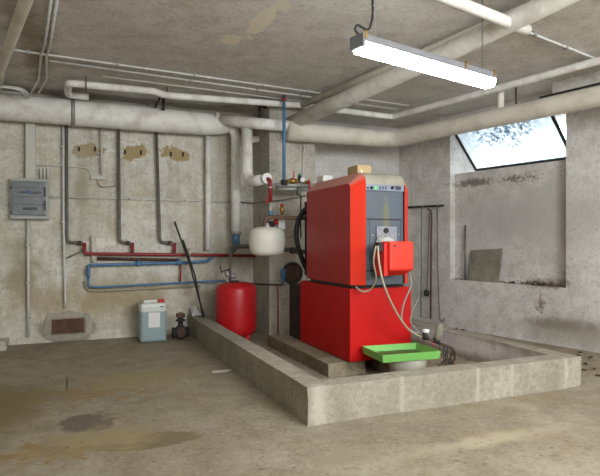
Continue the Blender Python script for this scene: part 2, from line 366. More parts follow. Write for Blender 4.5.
xa, xb = BX0+CH, BX1-CH
# hood: curved part; front panel below it
n = len(oi); hd = MB(); ring = [(y, z) for y, z in oi[2:]]
ring2 = ring + [(4.76, 1.62), (3.86, 1.60), (3.83, 1.56)]
k = len(ring2)
hd.raw([(xa, y, z) for y, z in ring2]+[(xb, y, z) for y, z in ring2], [tuple(range(k)), tuple(range(k, 2*k))]+[(i, (i+1)%k, k+(i+1)%k, k+i) for i in range(k)])
for f in hd.b.faces: f.smooth = False
hood = hd.build('hood', 'hood', bl)
MB().box((xa,3.82,.745),(xb,4.76,1.56)).build('front_panel', 'ggrey', bl)
PF = 3.82
def fx(u): return PY(u, 200, PF).x
def fz(u, v): return PY(u, v, PF).z
cpn = MB().box((xa+.003,PF-.016,fz(385,191)),(xb-.003,PF,fz(385,184.6)), bev=.003).build('control_panel', 'gpanel', bl)
def knob(u, r, nm='knob', mt='black'):
    z = fz(u, 187.9); MB().lathe([(r,0),(r*.9,.012),(r*.4,.014)], (fx(u), PF-.016, z), (0,-1,0), 16).build(nm, mt, cpn)
for u, r in ((366.6,.008),(370.5,.014),(391.2,.015)): knob(u, r)
def decal(par, u0, u1, v0, v1, mt, nm, y=PF-.018, yb=PF-.016):
    um = (u0+u1)/2; MB().box((PY(u0,200,y).x, y, PY(um,v1,y).z),(PY(u1,200,y).x, yb, PY(um,v0,y).z)).build(nm, mt, par)
decal(cpn, 374.5,377, 186.2,189, 'led', 'green_indicator')
for u in (379,382,385): decal(cpn, u, u+2.2, 186.2, 189.6, 'ggrey', 'switch')
decal(cpn, 395.5,401, 186,190, 'label', 'display')
MB().box((xa+.02,PF-.004,.79),(xb-.02,PF,fz(385,219)), bev=.001).build('lower_door', 'ggrey', bl)
MB().box((xa+.02,PF-.007,fz(385,220.2)),(xb-.02,PF,fz(385,218.8))).build('door_seam', 'black', bl)
for u in (369.3,400.3): MB().box((fx(u)-.002,PF-.006,fz(385,262)),(fx(u)+.002,PF,fz(385,219.5))).build('door_seam', 'black', bl)
MB().box((xa+.0,PF-.007,fz(385,271)),(xb-.0,PF,fz(385,269.8))).build('door_seam', 'black', bl)
mp = MB().box((PY(375.5,240,PF).x,PF-.02,fz(385,262)),(PY(395.5,240,PF).x,PF,fz(385,226.5)), bev=.003).build('mounting_plate', 'gplate', bl)
sg = (PY(385.8,230.5,PF-.02)); MB().lathe([(.022,0),(.022,.012),(.013,.014),(.011,.008)], sg, (0,-1,0), 18).build('sight_glass', 'iron', mp)
for u, v in ((380.5,228.5),(391.2,230.5),(398.3,234.5),(372.2,235)):
    MB().lathe([(.006,0),(.006,.008)], PY(u, v, PF-.02 if 376 < u < 395 else PF), (0,-1,0), 8).build('bolt', 'galv', mp if 376 < u < 395 else bl)
# burner hangs on the plate: parts of the boiler
bn = thing('burner', 'bright red oil burner box projecting from the grey boiler front', 'burner', (2.365,3.7,.82))
bx = MB(); y0, y1 = 3.55, 3.70; xa_, xb_ = 2.256, 2.475
bx.raw([(xa_,y0,.875),(xb_,y0,.875),(xb_,y0,1.097),(xa_,y0,1.097),(xa_,y1,.822),(xb_,y1,.822),(xb_,y1,1.097),(xa_,y1,1.097)],
       [(0,1,2,3),(4,5,6,7),(0,4,5,1),(1,5,6,2),(2,6,7,3),(3,7,4,0)])
bmesh.ops.bevel(bx.b, geom=bx.b.edges[:], offset=.016, segments=3, profile=.5, affect='EDGES')
bc = bx.build('cover', 'burner', bn)
MB().box((2.225,3.585,.83),(2.262,3.72,1.085), bev=.006).build('side_housing', 'burnside', bn)
MB().box((2.235,3.70,.835),(2.45,3.735,1.09), bev=.006).build('rear_housing', 'iron', bn)
MB().lathe([(.085,0),(.085,.025),(.06,.03),(.06,.06)], (2.36,3.80,1.07), (0,-1,0), 24).build('flange', 'alu', bn)
for a in (30,90,150,210,330): MB().lathe([(.009,0),(.009,.012)], (2.36+.07*math.cos(math.radians(a)),3.775,1.07+.07*math.sin(math.radians(a))), (0,-1,0), 6).build('bolt', 'galv', bn)
MB().box((2.195,3.60,1.02),(2.232,3.67,1.085), bev=.005).build('plug', 'black', bn)
MB().lathe([(.009,0),(.009,.004)], (2.30,3.549,1.065), (0,-1,0), 12).build('reset_button', 'black', bn)
# burner hoses
def hose(pts, r, mt, label, nm='flexible_hose', cat='hose'):
    P_ = [V(p) for p in pts]; out_ = []
    P2 = [P_[0]]+P_+[P_[-1]]
    for i in range(1, len(P2)-2):
        for k in range(8):
            t = k/8; a, b, c, d = P2[i-1:i+3]
            out_.append(.5*((2*b)+(c-a)*t+(2*a-5*b+4*c-d)*t*t+(3*b-a-3*c+d)*t**3))
    out_.append(P_[-1])
    return tag(MB().tube(out_, r, 8).build(nm, mt), label, cat)
Yh = 3.58
hose([PY(376,246,3.60)+V((0,0,0)), PY(373.5,262,3.6), PY(376,278,3.66), PY(371,289,3.75), PY(362,291.5,3.80), PY(356,286.5,3.87)], .0075, 'cream', 'cream hose looping from the burner plug into the gap left of the boiler')
hose([PY(378,246,3.59), PY(379,262,3.52), PY(384,285,3.50), PY(395,310,3.55), PY(408,329,3.6), PY(421,337,3.64)], .008, 'cream', 'long cream hose hanging from the burner across the red base to the oil filter')
hose([PY(409,272,3.62), PY(411,285,3.6), PY(404,303,3.6), PY(402,320,3.6), PY(411,331,3.62), PY(420,333,3.64)], .007, 'hgrey', 'grey hose hanging from the right underside of the burner')
hose([PY(411,273,3.64), PY(417,284,3.70), PY(418,298,3.75), PY(412,312,3.75), PY(411,323,3.72), PY(419,332,3.68)], .005, 'hgrey', 'thin grey cable bowing out to the right of the burner')
# oil filter assembly
of = thing('oil_filter', 'small dirty oil filter and valve on a pipe behind the green tray', 'oil filter', PY(432,342,3.68))
MB().tube([PY(418,335,3.66), PY(436,342,3.70), PY(452,348,3.76), PY(455,352,3.76), PY(455,360,3.78), V((2.93,3.79,.0))], .011, 10, fil=.03).build('pipe', 'rust', of)
MB().lathe([(.020,-.02),(.022,.0),(.028,.005),(.028,.022),(.02,.026)], PY(426,332.5,3.66), (-.1,0,1), 16).build('cap', 'paper', of)
MB().lathe([(.024,-.03),(.024,.03)], PY(425.5,336,3.66), (-.1,0,1), 12).build('valve_body', 'iron', of)
MB().lathe([(.022,-.06),(.030,-.055),(.030,.045),(.026,.055),(.026,.07),(.015,.075)], PY(438.5,333,3.69), (.3,0,1), 16).build('filter_cup', 'tile', of)
MB().lathe([(.022,-.025),(.022,.02)], PY(436,341,3.69), (1,.1,-.3), 12).build('filter_head', 'iron', of)
MB().lathe([(.007,-.01),(.007,.01)], PY(433,344,3.67), (0,0,1), 10).build('drain_plug', 'capred', of)
for i in range(6):
    u = 440+i*2.6
    hose([PY(u,344+i,3.73), PY(u+3*math.sin(i*2),352,3.72), PY(u+4-2*i*.6,360,3.75), PY(u-2+i,366,3.76)], .0045, 'iron',
         'thin dark copper line dangling under the oil filter', 'copper_line', 'pipe')['group'] = 'thin lines under the oil filter'
hose([PY(441,336,3.7), PY(445,330,3.72), PY(446,340,3.74), PY(447,352,3.75)], .004, 'hgrey', 'thin grey wire arching over the oil filter cup', 'wire', 'wire')
# green tray
tr_ = MB(); Z0, Z1 = .19, .25; th = .006
R2 = Matrix.Translation((2.42,3.655,0)) @ Matrix.Rotation(math.radians(-5),4,'Z')
hw, hd_ = .25, .185
ot = [(-hw,-hd_),(hw,-hd_),(hw,hd_),(-hw,hd_)]; ib = [(x*.94,y*.92) for x, y in ot]
vs = [R2@V((x*.96,y*.95,Z0)) for x, y in ot]+[R2@V((x,y,Z1)) for x, y in ot]+[R2@V((x*.975,y*.965,Z1)) for x, y in ot]+[R2@V((x*.93,y*.91,Z0+.008)) for x, y in ot]
fs = [(3,2,1,0)]+[(i,(i+1)%4,4+(i+1)%4,4+i) for i in range(4)]+[(4+i,4+(i+1)%4,8+(i+1)%4,8+i) for i in range(4)]+[(8+i,8+(i+1)%4,12+(i+1)%4,12+i) for i in range(4)]+[(12,13,14,15)]
tray = tr_.raw(vs, fs).build('drip_tray', 'green'); tag(tray, 'shallow green plastic drip tray in front of the red boiler', 'tray')
MB().box((-hw*.8,-hd_*.7,Z0+.010),(hw*.8,hd_*.8,Z0+.016), mat=R2).build('oil_residue', 'oil', tray)
tag(MB().lathe([(.11,0),(.15,.12),(.16,.178),(.152,.182),(.145,.176),(.1,.01)], (2.47,3.64,.004), seg=32).build('round_basin', 'basin'), 'round grey basin supporting the green tray', 'basin')
tag(MB().box((2.66,3.75,.0),(3.05,3.86,.05)).rough(3,.006).build('wooden_plank', 'slab'), 'short dirty plank on the floor right of the basin', 'plank')
# boxes on top of the boiler
cx = PY(350,177,4.1); 
bb = MB().box((2.215,3.98,1.660),(2.345,4.16,1.733), mat=None, bev=.002).build('cardboard_box', 'card'); tag(bb, 'small tan cardboard box lying on top of the boiler', 'box')
MB().box((2.245,3.978,1.672),(2.26,3.9795,1.69)).build('tape_label', 'paper', bb)
MB().box((2.345,4.01,1.67),(2.3465,4.04,1.69)).build('tape_label', 'paper', bb)
tag(MB().box((2.195,4.60,1.660),(2.29,4.74,1.715), bev=.003).build('white_box', 'white'), 'small white plastic box at the rear edge of the boiler top', 'box')
# boiler rear: flue box and pipes
fl = thing('flue_box', 'dark cast iron flue box behind the red boiler', 'flue box', (2.35,5.1,.1))
MB().box((2.125,4.95,.115),(2.55,5.28,.66), bev=.01).build('box_body', 'iron', fl)
MB().box((2.22,4.78,.75),(2.55,5.1,1.5), bev=.01).build('rear_casing', 'iron', fl)
ch = thing('flue_opening', 'round dark flue opening in the concrete chimney breast', 'flue opening', PY(292,273,5.9))
MB().lathe([(.125,0),(.13,.02),(.11,.025),(.105,.012)], PY(292,273,5.895), (0,-1,0), 32).build('ring', 'iron', ch)
MB().lathe([(.105,.0),(.09,.012)], PY(292,273,5.89), (0,-1,0), 32).build('cover', 'rust', ch)
hose([PY(314,207,5.0), PY(305,210,5.05), PY(298,222,5.1), PY(296.5,238,5.1), PY(301,256,5.1), PY(307,270,5.1), PY(314,280,5.1)], .026, 'rubber', 'thick black rubber hose curving down behind the boiler')
hose([PY(298,228,5.3), PY(290,238,5.35), PY(284,234,5.4), PY(278,233,5.4)], .006, 'cream', 'thin pale cable beside the white expansion vessel', 'cable', 'cable')
# ---------------------------------------------------------------- insulated pipes
def lag_pipe(pts, r, label, mt='lag', fil=.12, nm='insulated_pipe', straps=(), seg=24):
    o = tag(MB().tube(pts, r, seg, fil=fil).build(nm, mt), label, 'pipe')
    for (p, d, rr) in straps:
        d = V(d).normalized(); MB().tube([V(p)-d*.02, V(p)+d*.02], rr, 24).build('strap', 'galv' if rr > .1 else 'white', o)
    return o
pA = lambda u: V((PY(u, 100, 6.28).x, 6.28, 2.465))
a0 = V((X0+.02, 6.28, 2.465))
lag_pipe([a0, pA(150), pA(208), pA(224), pA(230)], [.137,.137,.128,.10,.07], 'thick cream insulated pipe along the top of the left back wall', fil=0,
         straps=[((pA(73)), (1,0,0), .141)])
# seams
dn = lambda u, v, y=6.26: PY(u, v, y)
lag_pipe([dn(214,118,6.24), dn(228,122), dn(236,134), dn(236,233)], [.075,.07,.058,.058], 'white insulated pipe dropping from the thick pipe to a blue stub', fil=.16)
blu = tag(MB().tube([dn(236,233.2), dn(236,246)], .045, 18).build('pipe_stub', 'bluepipe'), 'short blue stub below the white insulated down pipe', 'pipe')
MB().tube([dn(236,231.5), dn(236,235)], .064, 20).build('end_cap', 'galv', blu)
YB = 5.74
lag_pipe([dn(222,119,6.2), dn(240,122,6.0), dn(262,124,YB), dn(288,126,YB)], .064, 'cream insulated pipe linking the thick pipe to the chimney pipe', fil=.15)
lag_pipe([dn(247,124,5.97), dn(247,183,5.85), PY(267,178.5,5.45)], [.062,.062,.05], 'cream insulated pipe with an elbow ending at the red pipe', fil=.16,
         straps=[(PY(266.5,178.6,5.46), PY(267,178.5,5.45)-dn(247,183,5.85), .058)])
lag_pipe([dn(243,141,6.3), dn(267,138,6.3)], .045, 'short cream pipe stub behind the elbow pipe', mt='lagd')
zB = 2.35
pR0 = V((4.22,3.31,zB)); pR1 = V((3.869,4.873,zB)); dr = (pR1-pR0).normalized(); cor = pR0+dr*((YB-pR0.y)/dr.y)
lag_pipe([V((PY(286,100,YB).x,YB,zB)), V((PY(286,100,YB).x+.03,YB,zB)), cor, pR1, pR0, pR0-dr*3.5], [.08,.115,.1,.09,.09,.09], 'thick insulated pipe rounding the corner and crossing below the window', mt='lagd', fil=.25)
cC = thing('insulated_pipe', 'thick insulated ceiling pipe running from the chimney towards the camera', 'pipe', (2.8,5.72,2.5))
MB().tube([PY(290,124,5.87), PZ(350,97,2.53), PZ(450,51,2.55), PZ(583,-13,2.55), PZ(583,-13,2.55)+(PZ(583,-13,2.55)-PZ(450,51,2.55))*.8], [.082,.082,.072,.062,.06], 24).build('pipe_run', 'lag', cC)
lag_pipe([PZ(303,104.5,2.63), PZ(388,68,2.63), PZ(388,68,2.63)+(PZ(388,68,2.63)-PZ(303,104.5,2.63))*2], .036, 'thinner grey pipe on the ceiling alongside the thick ceiling pipe', mt='lagd', fil=0)
lag_pipe([PZ(527,30,2.53), PZ(500,19,2.53), PZ(475,9.3,2.53), PZ(475,9.3,2.53)+(PZ(475,9.3,2.53)-PZ(500,19,2.53))*9], .036, 'pale pipe joining the ceiling pipe at top right', mt='lag', fil=0)
# E upper white pipe + F along the right wall
eZ, eY = 2.607, 5.65
E0 = V((PY(68,83,eY).x, eY, eZ)); E1 = V((3.63, 5.65, eZ))
eo = tag(MB().tube([V((E0.x+.2,6.12,2.61)), V((E0.x,6.12,2.61)), E0, PY(155,91.3,eY), PY(164,95.2,eY), PY(300,105.3,eY), E1, V((4.086,3.205,eZ)), V((4.086+.43,3.205-2.3,eZ))], .034, 16, fil=.06).build('water_pipe', 'lag'), 'thin cream pipe under the ceiling, bent at left and turning along the right wall', 'pipe')
# ceiling conduits
def cond(pts, r, label, mt='cond', nm='conduit', fil=.04, grp=None, clips=(), par=None):
    o = tag(MB().tube(pts, r, 8, fil=fil).build(nm, mt), label, 'conduit', grp)
    for p in clips: MB().box(V(p)-V((.012,r*1.7,r*1.7)), V(p)+V((.012,r*1.7,r*1.7))).build('clip', 'galv', o)
    return o
zc = CEIL-.015
xs = (-.3,.4,1.1,1.8,2.3)
cond([V((X0,4.9,zc)), V((3.62,5.30,zc))], .010, 'front one of the two grey conduits crossing the ceiling', clips=[V((x,4.9+(x-X0)*.0687,zc)) for x in xs])
cond([V((-.15,5.20,zc)), V((3.6,5.50,zc))], .011, 'rear one of the two grey conduits crossing the ceiling', clips=[V((x,5.20+(x+.15)*.08,zc)) for x in xs[1:]])
cond([V((.3,5.50,zc)), V((2.5,5.62,zc))], .008, 'thin conduit just above the cream water pipe', clips=[V((x,5.5+(x-.3)*.0545,zc)) for x in (.8,1.5)])
cond([PZ(54,-20,zc), PZ(45,43,zc), PZ(41,55,zc), PZ(38.5,80,zc), PY(30,94,6.1)], .011, 'left one of the two grey conduits running back along the ceiling')
cond([PZ(60,-20,zc), PZ(50,45,zc), PZ(46.5,58,zc), PZ(46.5,79,zc), PY(38,94,6.1)], .011, 'right one of the two grey conduits running back along the ceiling')
cond([V((X0,5.95,2.62)), PY(20,88,5.95), PY(27,92,6.0), PY(28,98,6.1)], .010, 'upper grey conduit curving down behind the thick pipe at far left')
cond([V((X0,5.75,2.6)), PY(16,88.8,5.75), PY(23,91.5,5.8), PY(25,97,6.0)], .009, 'lower grey conduit curving down behind the thick pipe at far left')
cond([V((2.78,2.98,zc)), V((3.1,3.07,zc)), V((4.03,3.28,zc)), V((4.6,3.41,zc))], .010, 'white conduit crossing the ceiling at upper right', clips=[V((3.25,3.10,zc)), V((3.7,3.21,zc))])
tag(MB().tube([V((.02,2.3,2.6)), PZ(26,0,2.6), PZ(0,70,2.6), V((-.66,6.3,2.6))], .04, 18).build('ceiling_pipe', 'lagd'), 'pale pipe hanging diagonally in the upper left corner', 'pipe')
# hangers and brackets
def hanger(u, v, y, z0, r, lab):
    x = PY(u, v, y).x
    o = tag(MB().tube([V((x,y,CEIL)), V((x,y,z0))], .006, 6).build('pipe_hanger', 'rust'), lab, 'hanger'); return o
hanger(86,85,5.61,2.53,.03,'rusty hanger strap on the cream pipe near its left bend')
hanger(167,90,5.69,2.55,.03,'rusty hanger rod above the middle of the cream pipe')
h3 = thing('pipe_bracket', 'dark iron bracket holding pipes left of the chimney', 'bracket', PY(262,105,6.0))
MB().box(PY(259,118,6.0), PY(261,98,6.0)+V((0,.03,0))).build('upright', 'iron', h3)
MB().tube([PY(250,103,6.0), PY(268,108,6.0)], .014, 6).build('arm', 'iron', h3)
h4 = thing('pipe_bracket', 'dark iron bracket above the thick pipe, below the cream pipe', 'bracket', PY(160,102,6.1))
MB().box(PY(162,110,6.1), PY(165,95,6.1)+V((0,.03,0))).build('upright', 'iron', h4)
MB().tube([PY(155,108,6.1), PY(160,97,6.1)], .012, 6).build('arm', 'iron', h4)
p = PR(500.5,98,-.35); dq = (p.x, p.y)
hq = pR0+dr*1.0
def rodpipe(u, r, lab, mt):
    rr = ray(u, 100); # meet the vertical plane of the corner pipe
    nrm = V((dr.y,-dr.x,0)); t = (pR0-O).dot(nrm)/rr.dot(nrm); q = O+rr*t
    return tag(MB().tube([V((q.x,q.y,CEIL)), V((q.x,q.y,zB+.08))], r, 10).build('pipe_support', mt), lab, 'support')
rodpipe(500.5, .035, 'stout vertical support between ceiling and pipe above the window', 'lagd')
rodpipe(516, .009, 'thin rusty rod between ceiling and pipe above the window', 'rust')
tag(MB().tube([R(-.6,-.34,2.55), R(.0,-.34,2.55), R(.42,-.34,2.55)], .011, 8).build('black_cable', 'rubber'), 'black cable strung under the soffit at upper right', 'cable')
# blue ceiling-to-valve pipe
YM = 5.52
bp = tag(MB().tube([PY(284,95,YM), PY(284,183,YM)], .018, 14).build('water_pipe', 'bluepipe'), 'vertical blue pipe dropping from the ceiling in front of the chimney', 'pipe')
MB().tube([PY(284,98,YM), PY(284,101,YM)], .023, 12).build('coupling', 'redpipe', bp)
# valve manifold
mf = thing('valve_manifold', 'horizontal steel manifold with brass valves on the chimney front', 'manifold', PY(295,187,YM))
MB().tube([PY(276,185,YM+.02), PY(314,185.5,YM+.02)], .022, 14).build('pipe', 'galv', mf)
MB().tube([PY(277,189,YM+.02), PY(311,189.5,YM+.02)], .022, 14).build('pipe', 'galv', mf)
MB().tube([PY(284,181,YM), PY(296,181,YM), PY(310,182.5,YM)], .018, 12).build('brass_pipe', 'brass', mf)
MB().lathe([(.03,-.03),(.03,.03)], PY(284,182.5,YM), (1,0,0), 12).build('union', 'iron', mf)
vv = MB().lathe([(.026,-.035),(.032,0),(.026,.035)], PY(293,181,YM), (1,0,0), 12).build('valve', 'brass', mf)
MB().tube([PY(293,181,YM-.02), PY(294,171.5,YM-.03)], .007, 8).build('lever', 'capred', vv)
MB().tube([PY(309,180,YM-.02), PY(310,190,YM-.03)], .009, 8).build('lever', 'capred', mf)
MB().lathe([(.02,0),(.022,.04),(.018,.06)], PY(299.5,181,YM), (0,0,1), 14).build('air_vent', 'iron', mf)
MB().lathe([(.016,0),(.018,.012),(.012,.02)], PY(299.5,175.5,YM), (0,0,1), 14).build('air_vent_cap', 'capgreen', mf)
gg = MB().lathe([(.028,0),(.028,.02)], PY(302.5,180,YM-.05), (-.3,-1,0), 18).build('pressure_gauge', 'galv', mf)
MB().lathe([(.023,.02),(.023,.022)], PY(302.5,180,YM-.05), (-.3,-1,0), 18).build('dial', 'paper', gg)
MB().lathe([(.02,-.05),(.026,-.03),(.026,.03),(.02,.04)], PY(299,191,YM-.02), (.3,0,1), 12).build('regulator', 'dcond', mf)
tag(MB().tube([PY(301,195,YM), PY(300.5,222,YM), PY(301,238,YM)], .008, 8).build('impulse_line', 'iron'), 'thin dark pipe hanging below the valve manifold', 'pipe')
hose([PY(241,202,6.44), PY(253,203,6.4), PY(268,201,5.86), PY(283,200,5.86), PY(300,197,5.86), PY(309,195,5.86)], .007, 'dcond', 'dark cable sagging across the chimney below the manifold', 'cable', 'cable')
hose([PY(277,132,5.88), PY(279,139,5.88), PY(286,142,5.88), PY(303,143.5,5.87), PY(303,160,5.88), PY(303,178,5.88)], .006, 'cond', 'thin grey wire curving down the chimney under the pipe', 'wire', 'wire')
# red flow pipe from the elbow
YR = 5.40
rd = tag(MB().tube([PY(266.5,178.5,5.46), PY(270.3,180,YR), PY(270.3,202,YR)], .021, 16, fil=.05).build('water_pipe', 'redpipe'), 'short red pipe turning down from the white elbow pipe', 'pipe')
MB().tube([PY(270.3,187,YR), PY(270.3,187.8,YR)], .023, 14).build('band', 'paper', rd)
vf = thing('valve', 'brass and blue valve between the red pipe and the white vessel', 'valve', PY(270.5,210,YR))
MB().lathe([(.012,-.055),(.016,-.05),(.016,.055)], PY(270.5,207,YR), (0,0,1), 12).build('valve_body', 'alu', vf)
MB().tube([PY(266.3,198,YR-.03), PY(266.8,204,YR-.03)], .008, 8).build('lever', 'capred', vf)
MB().lathe([(.02,-.03),(.026,-.02),(.026,.02),(.02,.03)], PY(271,214,YR), (0,0,1), 14).build('blue_union', 'bluepipe', vf)
pm = thing('circulation_pump', 'small dark pump with red casing above the white vessel', 'pump', PY(275,224,YR))
MB().lathe([(.03,-.03),(.04,-.01),(.04,.01),(.03,.03)], PY(271,224,YR), (0,0,1), 18).build('pump_body', 'iron', pm)
MB().lathe([(.028,0),(.028,.05)], PY(274,222,YR), (1,-.2,0), 16).build('motor', 'capred', pm)
MB().lathe([(.018,0),(.018,.03)], PY(271,217,YR), (0,0,1), 12).build('inlet', 'bluepipe', pm)
sv = thing('safety_valve', 'brass safety valve with red cap and paper tag beside the boiler', 'valve', PY(282,210,YR))
MB().lathe([(.016,-.05),(.02,-.02),(.026,.0),(.02,.03),(.012,.045)], PY(282,210,YR), (0,0,1), 14).build('valve_body', 'brass', sv)
MB().lathe([(.02,0),(.02,.015),(.014,.02)], PY(282,206,YR), (0,0,1), 14).build('cap', 'capred', sv)
MB().box(PY(278.5,229,YR-.05), PY(285,219,YR-.048)).build('paper_tag', 'paper', sv)
tag(MB().tube([PY(265,228,5.3), PY(265,219,5.3), PY(270,217,5.3), PY(311,218.5,5.05)], .02, 14, fil=.06).build('water_pipe', 'copper'), 'brown pipe running from the top of the white vessel to the boiler', 'pipe')
tag(MB().tube([dn(233,252,6.1), dn(233,246.5,6.1), dn(252,246.5,5.9), PY(290,250,5.5), PY(312,253,5.1)], .024, 14, fil=.06).build('water_pipe', 'dcond'), 'dark grey pipe passing behind the white vessel to the boiler', 'pipe')
tag(MB().lathe([(.034,-.04),(.034,.04),(.05,.045),(.05,.06),(.034,.065)], PY(294,250.5,5.45), (1,-.5,0), 18).build('pipe_flange', 'iron'), 'dark flange on the pipe just left of the boiler', 'flange')
bc2 = tag(MB().lathe([(.016,-.09),(.016,-.03),(.026,-.025),(.026,.06),(.03,.065),(.03,.08)], PY(283,276,5.6), (0,0,1), 16).build('water_filter', 'bluepipe'), 'small blue cartridge filter beside the round flue opening', 'filter')
tag(MB().tube([PY(250,283.5,6.1), PY(262,284.5,5.86), PY(283,285,5.62), PY(283,281,5.6)], .009, 8, fil=.03).build('water_pipe', 'iron'), 'thin dark pipe between the red vessel and the blue filter', 'pipe')
tag(MB().tube([PY(277,285.5,5.66), PY(278,300,5.66), V((PY(278,330,5.66).x,5.66,0))], .008, 8, fil=.02).build('drain_pipe', 'redpipe'), 'thin rust red pipe running down to the floor by the chimney', 'pipe')
# ---------------------------------------------------------------- vessels
wv = thing('expansion_vessel', 'white round expansion vessel hanging from the brown pipe', 'expansion vessel', (PY(267,241,5.3).x,5.3,.945))
c0 = V((PY(267,241,5.3).x, 5.3, 1.095)); r = .188
prof = [(.02,-.15),(.10,-.148),(.14,-.138),(.168,-.115),(.180,-.08),(r-.003,-.04),(r,-.005),(r,.005),(r-.002,.05),(.18,.09),(.165,.118),(.135,.138),(.09,.148),(.03,.153),(.03,.165)]
MB().lathe(prof, c0, seg=40).build('tank', 'vwhite', wv)
MB().lathe([(r+.001,-.003),(r+.003,0),(r+.001,.003)], c0, seg=40).build('seam', 'vwhite', wv)
MB().lathe([(.02,.16),(.02,.19)], c0, seg=14).build('nozzle', 'alu', wv)
rv = thing('expansion_vessel', 'tall red expansion vessel standing on feet inside the curb', 'expansion vessel', (1.70,5.8,0))
c1 = V((1.705,5.8,0)); r = .225
prof = [(.02,.05),(.12,.055),(.18,.075),(.215,.11),(r,.16),(r,.355),(r,.365),(r,.55),(.219,.59),(.195,.622),(.14,.642),(.08,.65),(.02,.652)]
MB().lathe(prof, c1, seg=48).build('tank', 'vred', rv)
MB().lathe([(r+.0005,.356),(r+.003,.36),(r+.0005,.364)], c1, seg=48).build('seam', 'vred', rv)
for a in (-60, 60, 180):
    x, y = c1.x+.16*math.cos(math.radians(a)), c1.y+.16*math.sin(math.radians(a))
    MB().box((x-.025,y-.025,0),(x+.025,y+.025,.10), bev=.003).build('foot', 'vred', rv)
MB().lathe([(.05,.645),(.05,.665),(.02,.67)], c1+V((-.02,-.02,0)), seg=18).build('flange', 'iron', rv)
vp = thing('valve', 'grey valve group above the red vessel', 'valve', (1.7,5.95,.7))
MB().tube([PY(230,282,5.95), PY(230,256,5.95), PY(236,248,6.05)], .016, 10, fil=.04).build('pipe', 'dcond', vp)
MB().lathe([(.035,-.02),(.04,0),(.035,.02)], PY(227,274,5.93), (1,0,.2), 16).build('pump_body', 'alu', vp)
MB().lathe([(.03,-.03),(.03,.03)], PY(233,276,5.93), (1,0,0), 16).build('valve_body', 'galv', vp)
MB().tube([PY(221,272,5.92), PY(229,269,5.92)], .007, 6).build('lever', 'iron', vp)
MB().tube([PY(220,266,5.92), PY(222,273,5.92)], .007, 6).build('lever', 'iron', vp)
# ---------------------------------------------------------------- back wall services
W = 6.44
dbl = thing('distribution_box', 'grey electrical distribution box with clear door on the left wall', 'electrical box', PY(30,220,6.5))
xl, xr = PY(10,200,6.36).x, PY(49,200,6.36).x; zb, zt = PY(30,219,6.36).z, PY(30,178.5,6.36).z
MB().box((xl,6.38,zb),(xr,BY,zt), bev=.006).build('casing', 'boxgrey', dbl)
MB().box((xl,6.36,zt-.03),(xr,6.385,zt), bev=.003).build('top_rail', 'boxgrey', dbl)
MB().box((xl,6.36,zb),(xr,6.385,zb+.035), bev=.003).build('bottom_rail', 'boxgrey', dbl)
dr_ = MB().box((xl+.015,6.352,zb+.04),(xr-.03,6.38,zt-.035), bev=.008).build('door', 'boxglass', dbl)
def wdec(u0,u1,v0,v1,mt,nm,par,y=6.350,t=.003):
    um=(u0+u1)/2; MB().box((PY(u0,v0,y).x,y,PY(um,v1,y).z),(PY(u1,v0,y).x,y+t,PY(um,v0,y).z)).build(nm, mt, par)
for i, u in enumerate((20.5,23,25.5)): wdec(u,u+1.8,191.3,193.3,'label','breaker',dr_)
wdec(28.2,30,190,194,'labelblue','breaker',dr_)
for i in range(5): wdec(31+i*2.1,32.4+i*2.1,191.5,193.8,'label','breaker',dr_)
for i in range(6): wdec(23+i*2.4,24.8+i*2.4,207.4,210,'label','breaker',dr_)
for v in (187.5,196.5,204.2): wdec(13.5,43,v,v+.35,'label','rail_line',dr_)
wdec(43.6,45.6,187.5,197,'label','warning_strip',dr_); wdec(43.6,45.6,200.5,210.5,'label','warning_strip',dr_)
wdec(42.4,42.7,183,215.5,'label','rail_line',dr_)
for v in (186.5,211.5): wdec(10.3,12,v,v+2,'iron','hinge',dbl,6.356)
tk = MB().box((PY(25.5,150,6.4).x,6.40,zt),(PY(35.2,150,6.4).x,BY,2.36), bev=.004).build('cable_trunking', 'trunk'); tag(tk, 'white rectangular cable trunking rising from the electrical box', 'trunking')
def wcond(pts, r, lab, mt='cond', clips=(), fil=.03, y=W, nm='conduit'):
    o = tag(MB().tube([PY(u, v, y) for u, v in pts], r, 8, fil=fil).build(nm, mt), lab, 'conduit')
    for u, v in clips:
        q = PY(u, v, y); MB().box(q-V((r*1.8,.012,.01)), q+V((r*1.8,.05,.01))).build('clip', 'galv', o)
    return o
for u, lab in ((41,'left'),(44.5,'middle'),(48,'right')):
    wcond([(u,179),(u,172),(u-.3,168)], .012, f'{lab} one of three short conduit stubs on top of the electrical box', nm='conduit_stub')
wcond([(28,219.5),(28.6,337)], .014, 'grey conduit running from the electrical box down to the floor', clips=[(28.2,245),(28.3,283),(28.5,318)])
wcond([(63.2,117),(63.5,220),(65.3,297),(65.6,308)], .013, 'light grey conduit running down the wall to the rusty hatch', clips=[(63.3,147),(63.4,222),(64.3,258)])
def riser(x0, v0, x1, xe, lab, n=1):
    o = tag(MB().tube([PY(x0,v0,W-.01), PY(x1,242,W-.01), PY(xe,243,W-.01), PY(xe,253,W-.03)], .017, 10, fil=.05).build('riser_pipe', 'dcond'), lab, 'pipe')
    MB().lathe([(.024,-.02),(.024,.02)], PY(xe-5,242.9,W-.01), (1,0,0), 10).build('union', 'rust', o)
    MB().tube([PY(xe,243,W-.01), PY(xe,252,W-.03)], .019, 10).build('drop', 'redpipe', o)
    return o
riser(66.5,118,67,84.5,'dark riser pipe beside the light conduit feeding the red pipe')
riser(118.5,122,119.5,132.5,'dark riser pipe behind the small junction box feeding the red pipe')
riser(156.2,128,160,174.5,'dark riser pipe near the leaning rods feeding the red pipe')
for a, b_, lab in ((50,240,'long grey horizontal conduit crossing the back wall'),):
    wcond([(50,197),(130,199),(240,202.2)], .009, lab, clips=[(55,197.2),(129,199),(185,200.5)], y=6.47)
